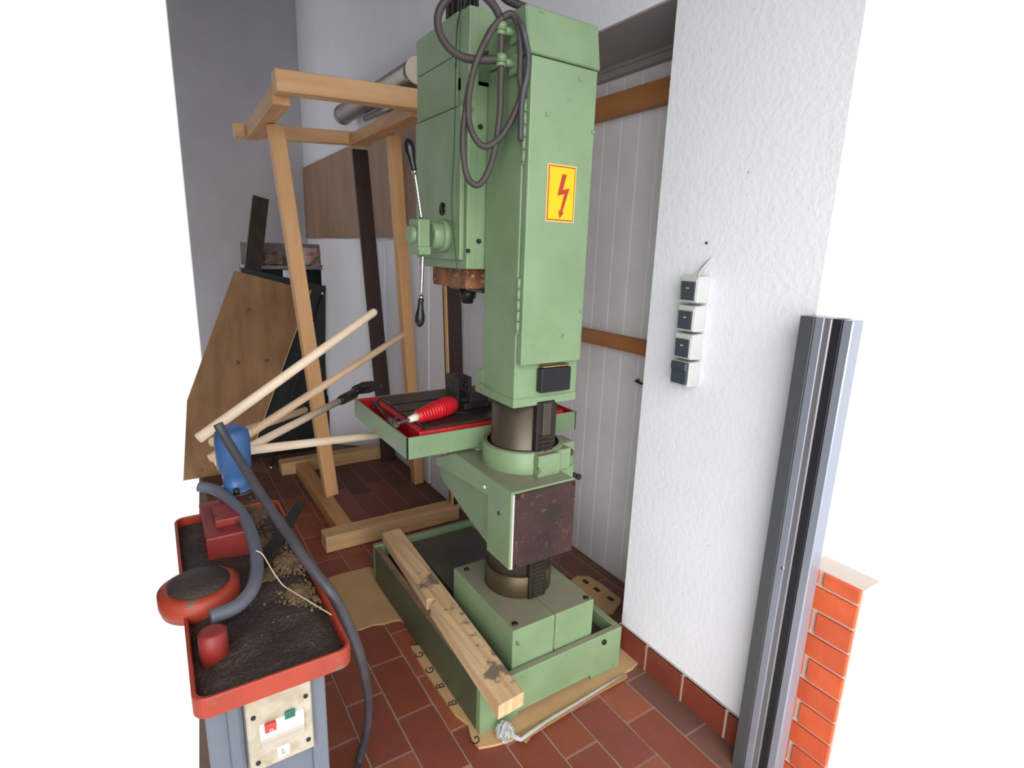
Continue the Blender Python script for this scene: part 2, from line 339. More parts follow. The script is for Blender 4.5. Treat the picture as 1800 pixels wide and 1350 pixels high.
while zc < .76:
    ya = by0-(.12 if r_ % 2 else .05)
    while ya < by1:
        a, b = max(ya, by0), min(ya+.236, by1)
        if b-a > .02:
            t = MB(); t.box(1.688, 1.702, a+.004, b-.004, zc, min(zc+.074, .80), .002); t.build('brick', random.choice(brick_ms), bw)
        ya += .246
    zc += .086; r_ += 1

# ================================================================= DRILLING MACHINE
R0 = (1.2, 2.0, .012)
dm = tag(empty('pillar_drill', R0), 'tall green pillar drilling machine with red-lined table and cable loops', 'drilling machine')
def part(mb, name, m, parent=None, label=None):
    o = mb.build(name, m, parent or dm)
    if label: o['label'] = label
    return o
CX, CYC = 1.208, 1.755
# base tray
X0, X1, Y0, Y1, ZT_ = .852, 1.547, 1.444, 2.605, .211
t = MB()
t.box(X0, X1, Y0, Y0+.03, .034, ZT_, .003); t.box(X0, X1, Y1-.03, Y1, .034, ZT_+.01, .003)
t.box(X1-.03, X1, Y0+.028, Y1-.028, .034, ZT_, .003); t.box(X0+.02, X1-.02, Y0+.02, Y1-.02, .034, .13)
for xa, xb in ((X0, X0+.17), (X1-.16, X1)):
    for ya, yb in ((Y0, Y0+.18), (Y1-.18, Y1)): t.box(xa+.001, xb-.001, ya+.001, yb-.001, .0125, .036)
bt = part(t, 'base_tray', green)
t = MB(); t.box(X0, X0+.03, Y0+.028, Y1-.028, .0125, ZT_, .003); part(t, 'base_side', green_d, bt, 'grubby side of base tray, green darkened as shade')
t = MB(); t.box(X0+.001, X0+.029, Y0+.01, Y1-.03, .2105, .2122); part(t, 'worn_rim', rim_m, bt, 'brown worn paint along the left rim')
t = MB(); t.box(X0+.031, X1-.031, Y0+.031, Y1-.031, .13, .150); part(t, 'chip_layer', chipm, bt, 'dark oily swarf inside the base')
t = MB(); t.box(1.045, 1.43, 2.03, 2.56, .13, .196, .006); part(t, 'base_plate', baseplate_m, bt, 'dark machined base plate')
q = P(1061, 1128, 1, Y0); t = MB(); t.cyl(q+Vector((0, .002, 0)), q+Vector((0, -.008, 0)), .011, n=18); t.cyl(q+Vector((0, -.004, 0)), q+Vector((0, -.0095, 0)), .006, m=None, n=12)
part(t, 'drain_plug', darkst, bt)
# pedestal
t = MB(); t.box(1.008, 1.2055, 1.479, 1.97, .14, .372, .004); t.box(1.2105, 1.405, 1.479, 1.97, .14, .3715, .004)
t.box(1.05, 1.36, 1.50, 1.95, .14, .366, m=None)
pd = part(t, 'pedestal', green)
for px, py in ((820, 1001), (905, 1097), (1030, 1051)):
    q = P(px, py, 2, .372); t = MB(); t.lathe(q, [(.0125, 0), (.0125, .003), (.009, .004), (.007, .001)], 18); part(t, 'bolt', darkst, pd)
# column
t = MB(); t.cyl((CX, CYC, .36), (CX, CYC, 1.26), .130, n=64); cl = part(t, 'column', steel)
t = MB(); t.cyl((CX, CYC, .372), (CX, CYC, .47), .1425, n=64, bev=.004); part(t, 'column_collar', brass, None, 'oily brown collar at column foot')
t = MB(); t.box(1.166, 1.248, 1.604, 1.66, .374, 1.21, .003); rk = part(t, 'rack', darkst)
t = MB()
z = .385
while z < 1.075:
    if z < .54 or z > 1.0: t.hexa([(1.184, 1.604, z), (1.230, 1.604, z), (1.230, 1.6, z+.002), (1.184, 1.6, z+.002), (1.184, 1.594, z+.0085), (1.230, 1.594, z+.0085), (1.230, 1.604, z+.0105), (1.184, 1.604, z+.0105)])
    z += .0175
tag(part(t, 'rack_teeth', steel, rk), kind='stuff')
t = MB(); t.box(1.19, 1.228, 1.5985, 1.604, 1.07, 1.205, .002); part(t, 'rack_strip', steel, rk)
# bracket
t = MB(); ax0 = .992
pa_ = [P(x, y, 0, ax0) for x, y in ((857, 872), (768, 818), (765, 803))]
t.prism([(1.497, .620), (1.497, .926), (1.95, .926), (pa_[2].y, pa_[2].z), (pa_[1].y, pa_[1].z), (pa_[0].y, pa_[0].z), (pa_[0].y, .620)], 0, ax0, 1.276, .004)
t.prism([(1.60, .621), (1.60, .9255), (1.94, .9255), (pa_[2].y, pa_[2].z-.001), (pa_[0].y, pa_[0].z+.001), (pa_[0].y+.1, .621)], 0, 1.2, 1.355, .003)
br = part(t, 'table_bracket', green)
t = MB(); pw_ = [P(x, y, 0, ax0+.065) for x, y in ((860, 962), (821, 908), (776, 842), (770, 815), (860, 840))]
t.prism([(p.y, p.z) for p in pw_], 0, ax0+.065, 1.325, .004); part(t, 'bracket_web', green_c, br)
t = MB(); t.box(1.09, 1.33, 1.93, 2.5, .84, .9365, .01); part(t, 'table_saddle', green_c, br)
for px, py, x in ((852, 856, .992), (877, 902, .992)):
    q = P(px, py, 0, x); t = MB(); t.cyl(q+Vector((.002, 0, 0)), q+Vector((-.004, 0, 0)), .008, .006, 14); part(t, 'screw', whitepl if py < 870 else darkst, br)
t = MB(); t.box(1.002, 1.274, 1.486, 1.497, .628, .920, .002); cp = part(t, 'cover_plate', rusty, br, 'dark red-brown greasy square cover plate')
t = MB(); t.box(.9955, 1.0005, 1.4885, 1.4975, .628, .920, .001); part(t, 'paint_edge', whitepl, br)
for x_, z_ in ((1.013, .909), (1.263, .909), (1.013, .639)):
    t = MB(); t.cyl((x_, 1.487, z_), (x_, 1.482, z_), .006, n=12); part(t, 'screw', darkst, cp)
# clamp ring on the bracket
t = MB(); t.tube([(CX, CYC, .922), (CX, CYC, 1.008), (CX, CYC, 1.012), (CX, CYC, 1.012), (CX, CYC, 1.004), (CX, CYC, .99)], [.165, .165, .161, .146, .136, .133], 64, cap=False)
rg = part(t, 'clamp_ring', green)
t = MB(); t.box(1.155, 1.258, 1.566, 1.64, .922, 1.010, .005); t.box(1.155, 1.33, 1.592, 1.70, .922, 1.008, .005); part(t, 'rack_housing', green, rg)
t = MB(); t.box(1.335, 1.442, 1.70, 1.80, .855, .985, .01); t.box(1.30, 1.46, 1.71, 1.80, .80, .88, .008); part(t, 'clamp_lug', green, rg)
q = P(1001, 795, 1, 1.70); t = MB(); t.cyl(q+Vector((0, .01, 0)), q+Vector((0, -.012, 0)), .014, n=6); t.cyl(q+Vector((0, .01, 0)), q+Vector((0, -.005, 0)), .018, n=20); part(t, 'bolt', steel, rg)
q = P(996, 829, 1, 1.70); t = MB(); t.cyl(q, q+Vector((.012, -.06, -.002)), .010, n=16); t.cyl(q+Vector((.012, -.06, -.002)), q+Vector((.014, -.07, -.002)), .013, n=16); part(t, 'clamp_screw', darkst, rg)
# chip tray and work table
tx0, tx1, ty0, ty1, tz0, tz1 = .781, 1.635, 1.937, 2.60, .937, 1.028
t = MB(); w_ = .007
t.box(tx0, tx1, ty0, ty0+w_, tz0, tz1, .001); t.box(tx0, tx1, ty1-w_, ty1, tz0, tz1, .001); t.box(tx0, tx0+w_, ty0, ty1, tz0, tz1, .001)
t.box(tx1-w_, tx1, ty0, ty1, tz0, tz1, .001); t.box(tx0+.001, tx1-.001, ty0+.001, ty1-.001, tz0, tz0+.006)
tr = part(t, 'chip_tray', green_c)
t = MB(); o_ = w_+.0005
t.box(tx0+o_, tx1-o_, ty0+o_, ty0+o_+.003, tz0+.006, tz1-.001); t.box(tx0+o_, tx1-o_, ty1-o_-.003, ty1-o_, tz0+.006, tz1-.001)
t.box(tx0+o_, tx0+o_+.003, ty0+o_, ty1-o_, tz0+.006, tz1-.001); t.box(tx1-o_-.003, tx1-o_, ty0+o_, ty1-o_, tz0+.006, tz1-.001)
t.box(tx0+o_, tx1-o_, ty0+o_, ty1-o_, tz0+.006, tz0+.012)
part(t, 'tray_lining', red_p, tr, 'red painted inside of tray')
t = MB(); t.box(.842, 1.57, 1.953, 2.52, .94, 1.040, .004); tb = part(t, 'work_table', red_p, None, 'red sided drill table')
for i, (a, b) in enumerate(((1.968, 2.085), (2.105, 2.21), (2.23, 2.335), (2.355, 2.505))):
    t = MB(); t.box(.872, 1.555, a, b, 1.036, 1.050, .002); part(t, 'table_slat', tabletop, tb, 'dark iron strip between tee slots' if i == 0 else None)
t = MB(); t.box(.87, 1.556, 1.966, 2.507, 1.030, 1.0415); part(t, 'slot_floor', greasy, tb)
t = MB(); t.box(.873, .90, 2.102, 2.108, 1.05, 1.051); 
t.bm.free()

# column housing and cabinet
t = MB(); t.box(1.062, 1.350, 1.612, 1.842, 1.232, 2.355, .004); t.box(1.060, 1.352, 1.610, 1.845, 1.197, 1.230, .004)
t.box(1.064, 1.348, 1.614, 1.84, 1.20, 1.24)
hs = part(t, 'column_housing', green_c)
t = MB(); t.prism([(1.84, 1.197), (1.90, 1.197), (1.90, 1.285), (1.862, 1.300), (1.84, 1.302)], 0, 1.062, 1.35, .003); part(t, 'housing_flange', green_c, hs)
q0, q1 = P(843, 672, 0, 1.061), P(866, 683, 0, 1.061)
t = MB(); t.box(1.058, 1.063, min(q0.y, q1.y), max(q0.y, q1.y), min(q0.z, q1.z), max(q0.z, q1.z), .001); part(t, 'name_plate', green, hs)
t = MB(); t.prism([(1.588, 2.360), (1.612, 2.502), (1.842, 2.504), (1.842, 2.360)], 0, 1.058, 1.356, .005); part(t, 'top_cover', green_c, hs)
t = MB(); t.box(1.066, 1.336, 1.579, 1.608, 1.362, 2.352, .004); dd = part(t, 'cabinet_door', green_c)
for (ax, ay), (bx, by) in (((926, 175), (921, 285)), ((911.5, 489), (910, 584))):
    a, b = P(ax, ay, 1, 1.597), P(bx, by, 1, 1.597); a.x = b.x = 1.058
    n_ = 5
    for i in range(1):
        t = MB()
        for j in range(n_):
            za, zb = a.z+(b.z-a.z)*j/n_, a.z+(b.z-a.z)*(j+1)/n_; t.cyl((a.x, a.y, za-.001), (a.x, a.y, zb+.001), .0065, n=12)
        t.cyl((a.x, a.y, b.z+.002), (a.x, a.y, b.z-.008), .0035, n=8); part(t, 'hinge', green, dd)
for px, py in ((1020, 140), (962, 201), (1042, 232), (1021, 547)):
    q = P(px, py, 1, 1.579); t = MB(); t.cyl(q+Vector((0, .001, 0)), q+Vector((0, -.004, 0)), .0075, .006, 12); sw = part(t, 'screw', green, dd)
    t = MB(); t.cyl(q+Vector((0, -.0035, 0)), q+Vector((0, -.0046, 0)), .0035, n=8)
    t.bm.free()
# warning sign
sa, sb, sc2, sd = (P(962, 288, 1, 1.577), P(1012.5, 291.5, 1, 1.577), P(1009.5, 392, 1, 1.577), P(960, 389, 1, 1.577))
x0, x1, z0, z1 = (sa.x+sd.x)/2, (sb.x+sc2.x)/2, (sc2.z+sd.z)/2, (sa.z+sb.z)/2
t = MB(); yy0 = 1.5788
t.box(x0, x1, yy0-.0015, yy0, z0, z1, m=signborder); t.box(x0+.004, x1-.004, yy0-.0022, yy0-.0015, z0+.004, z1-.004, m=signred); t.box(x0+.008, x1-.008, yy0-.0029, yy0-.0022, z0+.008, z1-.008, m=yellow)
bx = lambda u: x0+(x1-x0)*u; bz = lambda v: z1-(z1-z0)*v
bolt = [(.50, .16), (.66, .16), (.54, .43), (.78, .39), (.56, .82), (.63, .82), (.47, .94), (.42, .78), (.48, .81), (.60, .50), (.36, .54)]
A = [t.bm.verts.new((bx(u), yy0-.0036, bz(v))) for u, v in bolt]; f = t.bm.faces.new(A); t._m([f], signred)
sg = part(t, 'warning_sign', None, dd, 'yellow high-voltage sign with red lightning bolt')
# black block below the door
t = MB(); t.box(1.158, 1.296, 1.578, 1.612, 1.250, 1.342, .006, m=blackm); t.box(1.166, 1.288, 1.585, 1.612, 1.342, 1.352, .003, m=card_e); part(t, 'plug_box', None, hs, 'black rectangular socket block under the door')

# drill head
t = MB(); HX, HY0, HY1 = .990, 1.852, 2.286
t.box(HX, 1.42, HY0+.055, HY1, 1.682, 2.35, .005); t.box(HX, 1.18, HY0+.055, HY1, 2.30, 2.560, .005); t.box(HX+.0004, 1.03, HY0, HY0+.07, 1.684, 2.556, .004); t.box(1.01, 1.41, HY0+.0008, HY0+.07, 1.686, 2.315); t.box(1.01, 1.15, HY0+.0008, HY0+.07, 2.43, 2.554)
hd = part(t, 'drill_head', green_c)
t = MB(); t.box(.984, .991, 1.93, 2.284, 2.425, 2.556, .001); part(t, 'upper_side_cover', green, hd)
t = MB(); t.box(.984, .991, 1.93, 2.284, 2.254, 2.421, .001); part(t, 'middle_side_cover', green, hd)
t = MB(); t.box(.971, .990, 1.872, 2.272, 1.716, 2.246, .004); sc_ = part(t, 'side_cover', green, hd)
q = P(778, 367, 0, .971); t = MB(); t.lathe(q+Vector((.004, 0, 0)), [(.024, 0), (.024, -.008), (.017, -.009), (.016, -.006)], 24, axis=0); part(t, 'sight_glass', winm, hd)
for px, py in ((844, 223), (841, 424)):
    q = P(px, py, 1, HY0); t = MB(); t.cyl(q+Vector((0, .002, 0)), q+Vector((0, -.006, 0)), .009, n=12); part(t, 'screw', darkst, hd)
q = P(824, 441, 0, HX); t = MB(); t.cyl(q+Vector((.002, 0, 0)), q+Vector((-.008, 0, 0)), .007, n=12); part(t, 'screw', darkst, hd)
# spindle nose
t = MB(); t.box(1.03, 1.40, 1.93, 2.24, 1.605, 1.684, .008); nz = part(t, 'quill_housing', rust, hd, 'rust brown quill housing under the head')
t = MB(); t.box(1.09, 1.38, 1.90, 2.20, 1.590, 1.606, .004); part(t, 'quill_ring', blackm, nz)
q = P(822, 520, 1, 2.07); t = MB(); t.lathe((q.x, 2.07, 1.535), [(.018, 0), (.024, .003), (.026, .02), (.034, .022), (.036, .06)], 28); part(t, 'spindle', darkst, hd)
# feed hub and levers
hy = 1.985
hc = P(748, 413, 1, hy)
t = MB(); t.cyl((.972, hy+.01, hc.z), (.905, hy+.01, hc.z), .052, n=32, bev=.006); t.cyl((.972, hy+.01, hc.z), (.945, hy+.01, hc.z), .062, n=32, bev=.004)
t.cyl((.86, hy+.01, hc.z), (.82, hy+.01, hc.z), .038, .030, n=24)
hb = part(t, 'feed_hub', green)
a_, b_ = P(735, 384, 1, hy-.04), P(757, 448, 1, hy-.04)
t = MB(); t.box(a_.x, b_.x, hy-.04, hy+.05, b_.z, a_.z, .006); part(t, 'hub_block', green, hb)
t = MB(); t.box(a_.x-.003, b_.x+.0, hy-.046, hy-.02, b_.z-.001, b_.z+.03, .003); part(t, 'clamp_pad', green, hb)
def lever(pts, grip, nm):
    tp = [PN(x, y, (.87, hy, 1.8), (.55, .83, 0)) for x, y in pts]
    t = MB(); t.tube(smooth_path(tp, 4), .0068, 12); lv = part(t, 'feed_lever', chrome, hb)
    g0, g1 = [PN(x, y, (.87, hy, 1.8), (.55, .83, 0)) for x, y in grip]; d = g1-g0
    prof = [(0, .0085), (.06, .012), (.12, .010), (.35, .0125), (.6, .019), (.8, .0195), (.93, .013), (1, .003)]
    t = MB(); t.tube([g0+d*u for u, r in prof], [r for u, r in prof], 20); part(t, 'grip', blackm, lv)
    t = MB(); t.tube([g0-d*.08, g0+d*.01], .0095, 14); part(t, 'ferrule', chrome, lv)
lever([(741, 384), (738, 365), (733, 330), (729, 305)], ((728, 300), (716, 243)), 'up')
lever([(743, 446), (742, 480), (740, 520)], ((740, 524), (737, 575)), 'down')
# motor and conduit on top
t = MB(); t.cyl((1.06, 2.04, 2.56), (1.06, 2.04, 2.80), .05, n=32)
for i in range(16):
    a = i*math.pi/8; t.box(1.06+.055*math.cos(a)-.004, 1.06+.055*math.cos(a)+.004, 2.04+.055*math.sin(a)-.004, 2.04+.055*math.sin(a)+.004, 2.565, 2.79)
part(t, 'motor', darkst, None, 'dark finned motor on top of the head')
pp = [P(x, y, 1, 1.90) for x, y in ((872, -20), (888, -3), (905, 6), (925, 14))]
sp = smooth_path(pp, 12); t = MB(); t.tube(sp, [.013+.0022*(i % 2) for i in range(len(sp))], 12, smooth=False); part(t, 'conduit', rubber)
# glands and cable
pl0, pn = (1.008, 1.652, 0), (.55, .835, 0)
def K(x, y, o=0): return PN(x, y, Vector(pl0)+Vector(pn)*o, pn)
for gy in ((40, 62), (96, 118)):
    a, b = K(882, gy[0]), K(880, gy[1]); t = MB(); t.cyl(a, a+(b-a)*.55, .018, n=8); t.cyl(a+(b-a)*.6, b, .0155, n=20); t.cyl(a+(b-a)*.5, a+(b-a)*.62, .0195, n=20)
    gl = part(t, 'cable_gland', green)
    m_ = a+(b-a)*.5; e_ = m_.copy(); e_.x = 1.066; e_.y = max(m_.y, 1.66)
    t = MB(); t.cyl(m_, e_+Vector((0, 0, 0)), .012, n=10); t.box(1.045, 1.064, e_.y-.022, e_.y+.022, m_.z-.03, m_.z+.03, .004); part(t, 'bracket', green, gl)
def cable(pts, r, m, offs=None, label=None):
    pp = [K(x, y, (offs[i] if offs else 0)) for i, (x, y) in enumerate(pts)]
    t = MB(); t.tube(smooth_path(pp, 5), r, 10); return part(t, 'power_cable', m, None, label)
cable([(874, 104), (845, 105), (815, 101), (790, 85), (773, 58), (770, 28), (783, 2), (808, -16), (840, -14), (862, 3), (876, 24), (883, 46)], .0125, rubber, label='brown-grey hose looping over the head')
cable([(881, 56), (881, 80), (880, 100)], .0105, rubber)
cable([(881, 116), (880, 155), (879, 194), (875, 230), (870, 262), (859, 300), (841, 325), (823, 314), (815, 278), (814, 236), (818, 194), (826, 150), (837, 111), (853, 75), (869, 46), (884, 30)], .0105, rubber, [-.006]*3+[-.012]*13, label='dusty grey cable hanging in a long loop')
cable([(884, 30), (901, 25), (912, 50), (915, 90), (914, 133), (917, 160), (911, 184), (896, 217), (879, 242), (857, 257), (840, 250), (826, 222), (823, 189), (826, 155), (834, 119), (848, 83), (866, 50), (884, 32)], .0105, rubber, [-.012]*2+[-.018]*14+[0]*2)
cable([(886, 28), (905, 28), (918, 48), (925, 75), (929, 100), (926, 135), (919, 165), (916, 200), (915, 247)], .0095, rubber_b, [-.01]*2+[-.034]*7, label='darker outer cable ending beside the hinge')
# thin green wire hanging in front of the head cover
t = MB(); t.tube(smooth_path([P(x, y, 0, .962) for x, y in ((812, 12), (804, 40), (801, 100), (800, 180), (798, 260), (794, 340), (795, 390), (800, 440), (804, 480), (807, 508))], 5), .0018, 6)
t.tube(smooth_path([P(x, y, 0, .962) for x, y in ((812, 14), (806, 36), (803, 70), (802, 120))], 5), .0016, 6)
part(t, 'hanging_wire', wire_g)

# ================================================================= THINGS ON AND UNDER THE MACHINE
# vise
vz = 1.0505; vc = P(832, 716, 2, vz)
vs_ = tag(empty('machine_vise', (vc.x, vc.y, vz)), 'dark oily machine vise standing on the drill table', 'vise')
ox, oy = vc.x, vc.y
t = MB(); t.box(ox-.06, ox+.22, oy-.03, oy+.13, vz, vz+.03, .004); t.box(ox-.06, ox-.02, oy+.01, oy+.03, vz+.03, vz+.045, .002); t.build('base', greasy, vs_)
a, b = P(797, 716, 1, oy+.02), P(826, 659, 1, oy+.02)
t = MB(); t.box(a.x, a.x+.022, oy-.0, oy+.10, vz+.02, b.z, .003); t.build('fixed_jaw', greasy, vs_)
t = MB(); t.box(b.x-.018, b.x, oy-.0, oy+.10, vz+.02, b.z-.005, .003); t.box(a.x+.02, b.x-.015, oy+.03, oy+.10, b.z-.022, b.z, .003); t.build('moving_jaw', greasy, vs_)
t = MB(); t.cyl((a.x+.01, oy+.05, vz+.06), (b.x+.0, oy+.05, vz+.06), .010, n=12); t.cyl((b.x-.03, oy+.02, b.z-.045), (b.x-.012, oy+.02, b.z-.045), .014, n=14); t.build('lead_screw', darkst, vs_)
a2, b2 = P(823, 712, 1, oy), P(845, 688, 1, oy)
t = MB(); t.box(a2.x, b2.x+.03, oy-.02, oy+.04, vz+.02, b2.z, .003); t.build('angle_block', greasy, vs_)
q = P(834, 694, 1, oy-.02); t = MB(); t.cyl((q.x, oy-.0205, q.z), (q.x, oy-.0215, q.z), .006, n=12); t.build('hole', blackm, vs_)
# flat drift key on the table
a, b = P(800, 712, 2, vz), P(832, 722, 2, vz)
t = MB(); t.slab([P(800, 711, 2, vz+.006), P(833, 716, 2, vz+.006), P(828, 726, 2, vz+.006), P(798, 724, 2, vz+.006)], .005, (0, 0, -1), .001)
tag(t.build('steel_wedge', greasy, None), 'small oily steel wedge lying before the vise', 'wedge')
# red connector
rc = tag(empty('power_connector', P(760, 720, 2, 1.051)), 'red ribbed power connector with white collar lying on the drill table', 'plug')
ra, rb = P(731, 733, 2, 1.082), P(797, 710, 2, 1.092); d = rb-ra
prof = [(0, .016), (.03, .024)]
for i in range(9):
    u = .06+i*.065; r = .025+.012*min(1, i/7); prof += [(u, r), (u+.012, r+.0028), (u+.04, r+.0028), (u+.052, r)]
prof += [(.66, .040), (.80, .041), (.95, .039), (1.0, .028)]
t = MB(); t.tube([ra+d*u for u, r in prof], [r for u, r in prof], 28); t.build('grip_body', redpl, rc)
wa = P(719, 738, 2, 1.078); t = MB(); t.tube([wa, wa+(ra-wa)*.3, wa+(ra-wa)*.6, ra+d*.02], [.011, .014, .015, .019], 20); t.build('collar', whitepl, rc)
t = MB(); t.tube(smooth_path([wa, P(708, 741, 2, 1.074), P(699, 744, 2, 1.07), P(694, 741, 2, 1.066), P(697, 735, 2, 1.062)], 5), .007, 10); t.build('cable', rubber_b, rc)
# screwdriver-like chuck key in the tray groove
ck = tag(empty('chuck_key', P(680, 725, 2, 1.04)), 'dark steel chuck key lying in the left channel of the red tray', 'tool')
t = MB(); t.tube([P(655, 706, 2, 1.046), P(690, 741, 2, 1.052)], .006, 10); t.build('shank', darkst, ck)
t = MB(); t.tube([P(686, 737, 2, 1.052), P(697, 747, 2, 1.055)], .012, 12); t.build('head', steel, ck)
t = MB(); t.tube([P(665, 703, 2, 1.045), P(657, 716, 2, 1.045)], .005, 8); t.build('bar', darkst, ck)

# plank on the base
pk = []
for z_ in (.268, .214):
    pk.append([P(672, 937, 2, .268), P(703, 928, 2, .268), P(921, 1216, 2, .268), P(876, 1241, 2, .268)])
top = pk[0]; hole = P(757, 1057, 2, .268)
bm_ = MB(); bot = [Vector((p.x, p.y, .2125)) for p in top]
# split at the notch on the left edge
def lerp(a, b, u): return a+(b-a)*u
n_ = 16; cen = hole.copy()
outer = [top[0], top[1], top[2], top[3]]
eL = (top[3]-top[0]); uc = (cen-top[0]).dot(eL)/eL.length_squared; pc = top[0]+eL*uc
ed = eL.normalized(); inn = (top[1]-top[0]).normalized(); rr = .021
arc = [pc + ed*(-math.cos(math.pi*i/n_))*rr + inn*math.sin(math.pi*i/n_)*rr*1.5 for i in range(n_+1)]
poly = [top[0]]+arc+[top[3], top[2], top[1]]
A = [bm_.bm.verts.new(p) for p in poly]; B = [bm_.bm.verts.new((p.x, p.y, .2125)) for p in poly]
bm_.bm.faces.new(A[::-1]); bm_.bm.faces.new(B)
for i in range(len(A)): bm_.bm.faces.new((A[i], A[(i+1) % len(A)], B[(i+1) % len(A)], B[i]))
plk = tag(bm_.build('wooden_plank', plank_m, None), 'rough sawn wooden plank with a notch lying along the base rim', 'plank')

# cardboard
def sheet(pts, z0, z1, m=card):
    t = MB(); t.prism([(p.x, p.y) for p in pts], 2, z0, z1); return t
def PF(px, py): return P(px, py, 2, 0.005)
c1 = [PF(573, 1018), PF(600, 1009), PF(648, 997), PF(662, 1003), PF(668, 1020), PF(720, 1102), PF(704, 1090), PF(690, 1092), PF(675, 1097), PF(655, 1099), PF(634, 1107), PF(620, 1108)]
cb1 = tag(sheet(c1, .001, .008).build('cardboard_sheet', card, None), 'flat brown cardboard sheet on the tiles left of the machine base', 'cardboard')
c2 = [PF(722, 1138), PF(736, 1136), PF(760, 1150), Vector((.87, 1.60, 0)), Vector((.87, 1.47, 0)), Vector((1.52, 1.47, 0)), Vector((1.52, 1.52, 0)), PF(1096, 1135), PF(1110, 1133), PF(1122, 1145), PF(1124, 1163), PF(1112, 1176), PF(1095, 1185), PF(1075, 1200), PF(1020, 1228), PF(990, 1246), PF(960, 1262), PF(930, 1284), PF(900, 1302), PF(870, 1311), PF(842, 1316), PF(828, 1298), PF(822, 1274), PF(800, 1257), PF(770, 1214), PF(745, 1178)]
cb2 = tag(sheet(c2, .001, .0115).build('cardboard_sheet', card, None), 'cardboard pad under the front of the machine base, with black print', 'cardboard')
c3 = [P(1013, 1016, 2, 0), P(1035, 1016, 2, 0), P(1062, 1033, 2, 0), P(1091, 1056, 2, 0), P(1091, 1062, 2, 0), P(1078, 1080, 2, 0), P(1060, 1082, 2, 0), P(1030, 1052, 2, 0), P(1000, 1025, 2, 0)]
cb3 = tag(sheet([Vector((p.x, p.y, 0)) for p in c3], .001, .012).build('cardboard_sheet', card, None), 'cardboard piece between the pedestal and the grey recess', 'cardboard')
for (x, y) in ((1031, 1022), (1051, 1036), (1075, 1052)):
    q = P(x, y, 2, .0125); t = MB(); t.box(q.x-.018, q.x+.006, q.y-.02, q.y+.02, .0122, .0128); t.build('print_mark', ink, cb3)
# printed arrows / glyphs along the left margin
for (x, y, ch) in ((738, 1151, 'G'), (756, 1178, 'G'), (774, 1206, 'B'), (796, 1236, 'B'), (836, 1301, 'G')):
    q = P(x, y, 2, .0116); quad_text(ch, .050, (q.x, q.y, .0118), (0, 0, math.radians(78)), ink, 'print_mark', cb2)
t = MB(); t.prism([(p.x, p.y) for p in [PF(905, 1296), PF(935, 1280), PF(990, 1250), PF(1060, 1212), PF(1100, 1186), PF(1103, 1194), PF(1050, 1224), PF(990, 1262), PF(935, 1296), PF(925, 1310)]], 2, .012, .016)
tag(t.build('cardboard_flap', card_e, None), 'folded lower flap of cardboard along the front of the base', 'cardboard')
t = MB(); rnd = random.Random(3)
q = P(884, 1283, 2, .03)
bmesh.ops.create_icosphere(t.bm, subdivisions=3, radius=.034, matrix=Matrix.Translation(Vector((q.x, q.y-.01, .034))))
for v in t.bm.verts: v.co += Vector((rnd.uniform(-.006, .006), rnd.uniform(-.006, .006), rnd.uniform(-.008, .008)))
t.tube([P(892, 1290, 2, .02), P(915, 1300, 2, .018), P(960, 1268, 2, .02), P(1040, 1220, 2, .02), P(1095, 1186, 2, .02)], [.014, .009, .007, .006, .004], 7)
tag(t.build('plastic_wrap', glassy, None), 'crumpled clear plastic wrap along the cardboard edge at the base corner', 'plastic wrap')

# ================================================================= TIMBER FRAME
fr = tag(empty('timber_frame', (1.15, 3.7, 0)), 'tall frame of square pine timbers standing behind the machine', 'frame')
def fb(nm, a, b, w, h, m, up=(0, 0, 1)):
    t = MB(); t.beam(a, b, w, h, .003, up); return t.build(nm, m, fr)
fb('skid', (.705, 3.06, .052), (1.575, 3.06, .052), .115, .10, skid_x)
fb('skid', (.705, 4.36, .052), (1.622, 4.36, .052), .11, .10, skid_x)
fb('bottom_rail', (.855, 3.118, .045), (.855, 4.305, .045), .095, .085, pine_y)
fb('post', (.90, 3.62, .088), (.685, 3.62, 2.417), .085, .085, pine_z, (0, 1, 0))
fb('post', (1.575, 3.70, .002), (1.425, 3.70, 2.467), .075, .075, pine_z, (0, 1, 0))
fb('cross_beam', (.625, 3.109, 2.462), (.655, 4.253, 2.462), .085, .088, pine_y)
fb('cross_beam', (1.36, 3.109, 2.506), (1.36, 4.253, 2.506), .115, .075, pine_y)
fb('top_beam', (.585, 3.06, 2.507), (1.44, 3.06, 2.545), .095, .098, pine_x)
fb('top_beam', (.555, 4.30, 2.475), (1.47, 4.30, 2.53), .09, .085, pine_x)
t = MB(); t.beam((1.545, 4.24, .002), (1.425, 4.40, 2.47), .118, .03, .002, (0, 1, 0)); tag(t.build('dark_board', dark_w, None), 'tall dark brown board leaning behind the left broom handles against the frame top', 'board')
a, b = P(798, 655, 1, 3.06), P(793, 480, 1, 3.06)
d_ = (b-a)/(b.z-a.z)
lo, hi = a+d_*(.105-a.z), a+d_*(2.44-a.z)
t = MB(); t.beam(lo, hi, .095, .07, .003, (0, 1, 0)); db2 = tag(t.build('dark_post', dark_w, None), 'dark brown post standing on the near skid behind the spindle', 'board')
t = MB(); dx = Vector((-.053, -.02, 0)); t.beam(lo+dx, hi+dx, .010, .03, .001, (0, 1, 0)); t.build('edge_strip', pine_z, db2)

# ================================================================= BACKGROUND ITEMS
ppx = []
t = MB(); t.box(1.628, 1.650, 3.2, 7.16, 1.835, 2.64, .002)
tag(t.build('plywood_sheet', ply, None), 'long plywood sheet standing high along the right wall', 'plywood')
